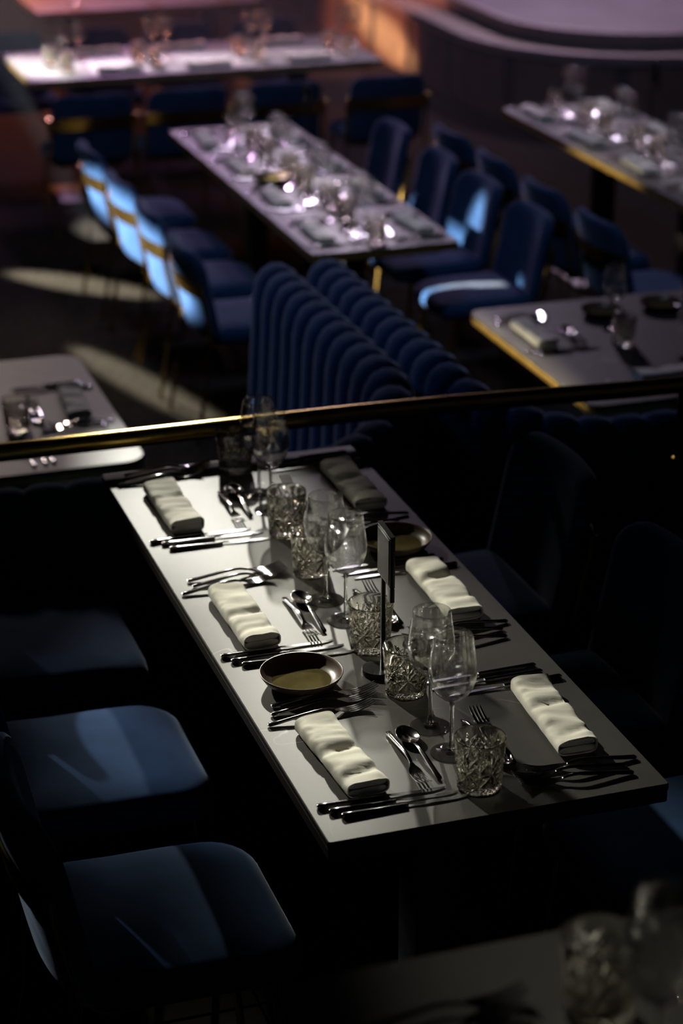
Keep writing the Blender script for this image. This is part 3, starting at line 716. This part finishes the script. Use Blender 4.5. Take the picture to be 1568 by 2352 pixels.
def long_table(tname, x0, y0, z, ks, seed, n_pitch=.585, cut=True, sides='AB'):
    for q, k in enumerate(ks):
        for s_ in sides:
            setting(tname, '%s %s' % (ordn[q], {'A': 'left', 'B': 'right'}[s_]), x0, y0 + n_pitch*k, z, s_, seed + 2*q + (s_ == 'B'), cut)
        for t, (dy, kind) in enumerate(((.09, 't'), (.22, 'w'), (.32, 'w'), (.46, 't'))):
            pos = {0: 'nearer', 1: 'nearer', 2: 'farther', 3: 'farther'}[t]
            fn = tumbler if kind == 't' else wine
            fn(x0 + .30 + .006*((q*3+t) % 3 - 1), y0 + n_pitch*k + dy, z, '%s %s in the %s glass group of %s' % (pos, 'tumbler' if kind == 't' else 'wine glass', ordn[q], tname), 'glasses on %s' % tname)
T2, T3, T4, T5 = 'the long middle table', 'the long right table', 'the far table', 'the farthest table'
long_table(T2, 1.52, 4.89, .30, range(4), 100)
kit('side_plate', PLATE, 'side plate among the settings of the long middle table', 'plate', (1.70, 6.07, .30), 0)
kit('card_stand', STAND, 'dark card stand at the far end of the long middle table', 'card stand', (2.03, 6.62, .30), R(5))
long_table(T3, 3.255, 4.94, .30, range(4), 140)
kit('card_stand', STAND, 'dark card stand on the long right table', 'card stand', (3.80, 6.60, .30), R(5))
# far table runs across: groups of glasses along x
for q, x in enumerate((1.36, 1.86, 2.45, 3.0)):
    for t, (dx, dy, kind) in enumerate(((-.06, .0, 't'), (.03, .06, 'w'), (.12, .09, 'w'), (.0, -.16, 't'))):
        (tumbler if kind == 't' else wine)(x + dx, 9.04 + dy, .30, '%s %s of the %s glass cluster on the far table' % (('left', 'left', 'right', 'front')[t], 'tumbler' if kind == 't' else 'wine glass', ordn[q] if q else 'leftmost'), 'glasses on the far table')
    if q < 3:
        for y, nm in ((8.74, 'front'), (9.31, 'back')):
            kit('folded_napkin', NAPS[(q*2) % 6], 'folded napkin on the far table, %s row, right of the %s glass cluster' % (nm, 'leftmost' if q == 0 else ordn[q]), 'napkin', (x + .27, y, .30), R(90), 'napkins on the far table')
for q, x in enumerate((1.85, 2.35, 2.8)):
    wine(x, 11.05, .30, 'wine glass on the orange-lit farthest table, %s from the left' % ('first', 'second', 'third')[q], 'glasses on the farthest table')
# left booth
LB = 'the left booth table'
setting(LB, 'right', -.24, 3.185, .30, 'B', 201, far=True)
tumbler(.062, 3.30, .30, 'shadowy cut glass tumbler on the left booth table', None)
for i, x in enumerate((.052, .088, .113)):
    cutlery('table_knife', x, 2.962 + .006*i, .30, 90, '%s of three knife ends showing under the rail, left booth table' % ('leftmost', 'middle', 'rightmost')[i], 'knives under the rail', True)
# right booth
RB = 'the right booth table'
setting(RB, 'left', 1.828, 3.385, .30, 'A', 212, far=True)
tumbler(2.196, 3.485, .30, 'sparkling cut glass tumbler on the right booth table', None)
wine(2.232, 3.640, .30, 'wine glass standing behind the sparkling tumbler on right booth table', None)
kit('side_plate', PLATE, 'dark side plate behind the wine glass on the right booth table', 'plate', (2.262, 3.80, .30), 0)
kit('side_plate', PLATE, 'larger-looking dark plate at far right of the right booth table', 'plate', (2.50, 3.81, .30), 0)
wine(2.335, 3.262, .30, 'wine glass cut by right photo edge on the right booth table', None)
tumbler(2.62, 3.79, .30, 'cut glass tumbler at the right edge beside the dark plate', None)
kit('folded_napkin', NAPS[2], 'pale folded napkin half hidden by the rail on right booth table', 'napkin', (2.20, 3.12, .30), R(92))
# foreground table
FG = 'the near corner table'
setting(FG, 'far left', -.372, -1.565, 1.20, 'A', 303, far=False)
tumbler(-.055, -1.128, 1.20, 'large blurred cut glass tumbler in the near right corner', None)
wine(-.050, -1.262, 1.20, 'large blurred wine glass in the near right corner', None)
tumbler(.045, -1.235, 1.20, 'blurred cut glass tumbler cut by the right edge of the photo', None)

# ------------------------------------------------------------------ stage haze over the hall floor
hz, nt, n, l, b = new_mat('haze'); n.remove(b)
vs_ = n.new('ShaderNodeVolumeScatter'); vs_.inputs['Color'].default_value = (.72, .82, 1, 1); vs_.inputs['Density'].default_value = .013; vs_.inputs['Anisotropy'].default_value = .3
l.new(vs_.outputs[0], n['Material Output'].inputs['Volume'])
h = MB().box(-3.5, 7.75, LOW - .05, 9.45, 16.4, 2.3).build('stage_haze', 'haze', smooth=False)
tag(h, 'thin stage haze hanging over the back of the hall', 'haze', None, 'stuff')
